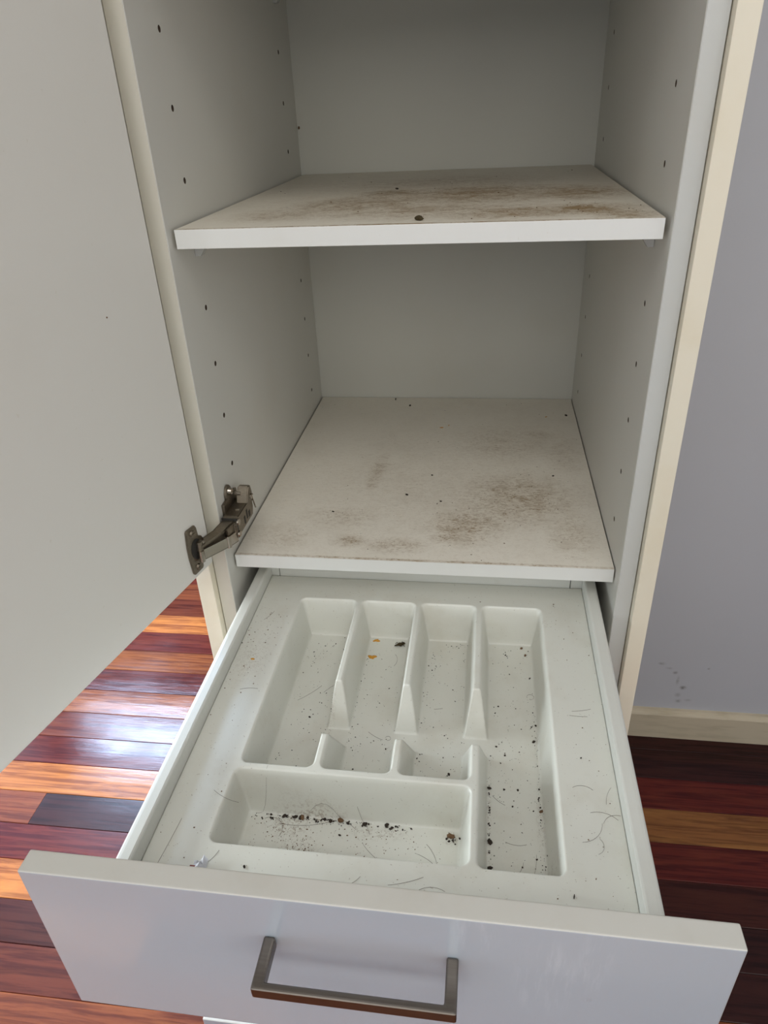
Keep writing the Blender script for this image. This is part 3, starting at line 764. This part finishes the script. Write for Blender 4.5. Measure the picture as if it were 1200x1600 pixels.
# orange food residues in the second pocket: flat irregular splats
def splat(cx, cy, r, label, seed):
    rr = random.Random(seed); bm = bmesh.new(); nn = 26
    ph = [rr.uniform(0, 6.28) for _ in range(4)]
    ring = []
    z = tray_z(cx, cy)
    c = bm.verts.new((cx, cy, z + .0011))
    mids, outs = [], []
    for i in range(nn):
        t = i / nn * 2 * math.pi
        k = r * (1 + .28 * math.sin(2 * t + ph[0]) + .22 * math.sin(3 * t + ph[1]) + .14 * math.sin(5 * t + ph[2]))
        mids.append(bm.verts.new((cx + .6 * k * math.cos(t), cy + .6 * k * math.sin(t), z + .0009)))
        outs.append(bm.verts.new((cx + k * math.cos(t), cy + k * math.sin(t), z + .00005)))
    for i in range(nn):
        j = (i + 1) % nn
        bm.faces.new((c, mids[i], mids[j])); bm.faces.new((mids[i], outs[i], outs[j], mids[j]))
    return tag(from_bm('food_residue', bm, M['crumb_orange'], smooth=True), label, 'residue', 'orange food residues in the tray')
splat(.1776, .0125, .0034, 'orange food splash in the second pocket, the farther of two', 3)
splat(.1765, -.0190, .0042, 'orange food smear in the second pocket, the nearer of two', 8)
# dried insect-like husk in the second pocket
hx, hy = .2085, .0050; z = tray_z(hx, hy)
hk = thing('dried_leaf_scrap', 'dark shrivelled leaf scrap near the far end of the second long pocket', 'debris', (hx, hy, z))
def hchild(name, bm, mat):
    o = from_bm(name, bm, mat, smooth=True); o.parent = hk; return o
bd = bmesh.new(); rr_ = bmesh.ops.create_icosphere(bd, subdivisions=3, radius=1)
for v_ in rr_['verts']:
    c = v_.co; wv = 1 - .75 * max(0, -c.x) ** 1.0
    v_.co = Vector((c.x * .0072, c.y * .0027 * wv * (1 + .3 * math.sin(c.x * 9)), .0022 + c.z * .0016 * wv + .0006 * math.sin(c.x * 7 + c.y * 3)))
bd.transform(Matrix.Rotation(.45, 4, 'Z')); hchild('body', bd, M['husk'])
for a, L in ((.2, .0055), (.9, .0045), (2.6, .004), (-.5, .005)):
    p0 = Vector((.002 * math.cos(a), .002 * math.sin(a) + .001, .0016))
    hchild('stalk', tube([p0, p0 + Vector((L * .6 * math.cos(a), L * .6 * math.sin(a), .0012)), p0 + Vector((L * math.cos(a + .3), L * math.sin(a + .3), -.0012))], .0004, 5), M['husk'])

# hairs and fibres
def hair(x, y, L, a, curl, z=None, r=.00013):
    pts = []; px, py = x, y
    for i in range(10):
        zz = (z if z is not None else tray_z(px, py)) + .0002
        pts.append((px, py, zz)); px += L / 9 * math.cos(a); py += L / 9 * math.sin(a); a += curl / 9
    return tube(pts, r, 4)
hb = [hair(.205, -.012, .022, -1.0, -1.2), hair(.128, -.085, .030, 1.0, -.4), hair(.1, -.1, .035, .7, .3), hair(.368, -.075, .022, 0, 5.5),
      hair(.212, -.150, .014, 0, 4.8), hair(.190, -.140, .020, -.7, .4), hair(.095, -.253, .030, .1, 2.2), hair(.105, -.258, .035, .4, -2.6), hair(.12, -.262, .05, -.1, .5),
      hair(.15, -.250, .05, .2, -1.0), hair(.205, -.275, .030, -.9, .5), hair(.21, -.265, .022, 1.9, .8), hair(.265, -.27, .030, -.8, -.8), hair(.255, -.28, .04, -.3, -.9),
      hair(.368, -.30, .02, 0, 5), hair(.366, -.27, .035, -1.6, -.5), hair(.338, -.260, .02, -.4, .8), hair(.326, -.21, .016, -.9, .5), hair(.335, -.30, .03, .3, 1.2), hair(.26, -.10, .01, .1, .3)]
tag(from_bm('hairs', join(hb), M['hair']), 'fine dark hairs lying in the pockets of the cutlery tray', 'hairs', kind='stuff')
hb = []
for (x, y, L, a, c) in [(.042, -.352, .05, 1.45, .05), (.405, -.140, .02, .1, .3), (.402, -.146, .018, -.1, .2), (.415, -.236, .02, 2.4, 1.5), (.41, -.26, .025, .3, -1.2), (.40, -.29, .03, .2, 1.4),
                        (.42, -.27, .02, 1.2, -1.5), (.412, -.3, .018, .5, 2.), (.425, -.25, .02, 1.5, -.6), (.043, -.02, .02, .9, .5), (.05, -.14, .02, .4, -.6), (.066, -.27, .03, -.6, .5),
                        (.08, -.345, .02, .6, .8), (.24, -.345, .03, .2, .3), (.26, -.352, .03, .9, -1.5), (.20, -.35, .02, .1, 1)]:
    hb.append(hair(x, y, L, a, c, ZI))
tag(from_bm('hairs', join(hb), M['hair']), 'fine dark hairs lying on the flat rim of the cutlery tray', 'hairs', kind='stuff')

# crumpled scrap of white paper with a dark red mark
sc = thing('paper_scrap', 'tiny crumpled white scrap with red print behind the drawer front', 'paper', (.0800, -.3480, ZI))
bm = bmesh.new(); g = {}
for i in range(6):
    for j in range(6):
        u, v2 = i / 5 - .5, j / 5 - .5
        g[i, j] = bm.verts.new((u * .013, v2 * .014, .0006 + .018 * max(0, .5 - abs(u * 1.3 - v2 * .6 - .1)) + .0012 * math.sin(i * 2.1 + j * 1.3)))
for i in range(5):
    for j in range(5): bm.faces.new((g[i, j], g[i + 1, j], g[i + 1, j + 1], g[i, j + 1]))
bmesh.ops.solidify(bm, geom=list(bm.faces), thickness=.0002)
n = NT('scrap_paper', .5); n.color((.88, .88, .92)); M['paper'] = n.m
n = NT('scrap_red', .5); n.color((.16, .012, .012)); M['scrap_red'] = n.m
o = from_bm('sheet', bm, M['paper']); o.parent = sc
bm = bmesh.new(); bm_box(bm, -.0075, -.0010, -.0050, .0010, .0022, .0040, .0006); o = from_bm('red_fold', bm, M['scrap_red']); o.parent = sc; o['label'] = 'dark red fold'

# tiny thing on the back wall: a cobwebbed bit, and a mark on the drawer front edge
bm = bmesh.new(); bm_crumb(bm, 0, 0, 0, .0024, 1.2); o = from_bm('cobweb_clot', bm, M['crumb_brown']); o.location = (.0035, .5585, .449)
tag(o, 'small brown clot stuck in the back left corner above the upper shelf', 'debris')
bpy.context.view_layer.update()
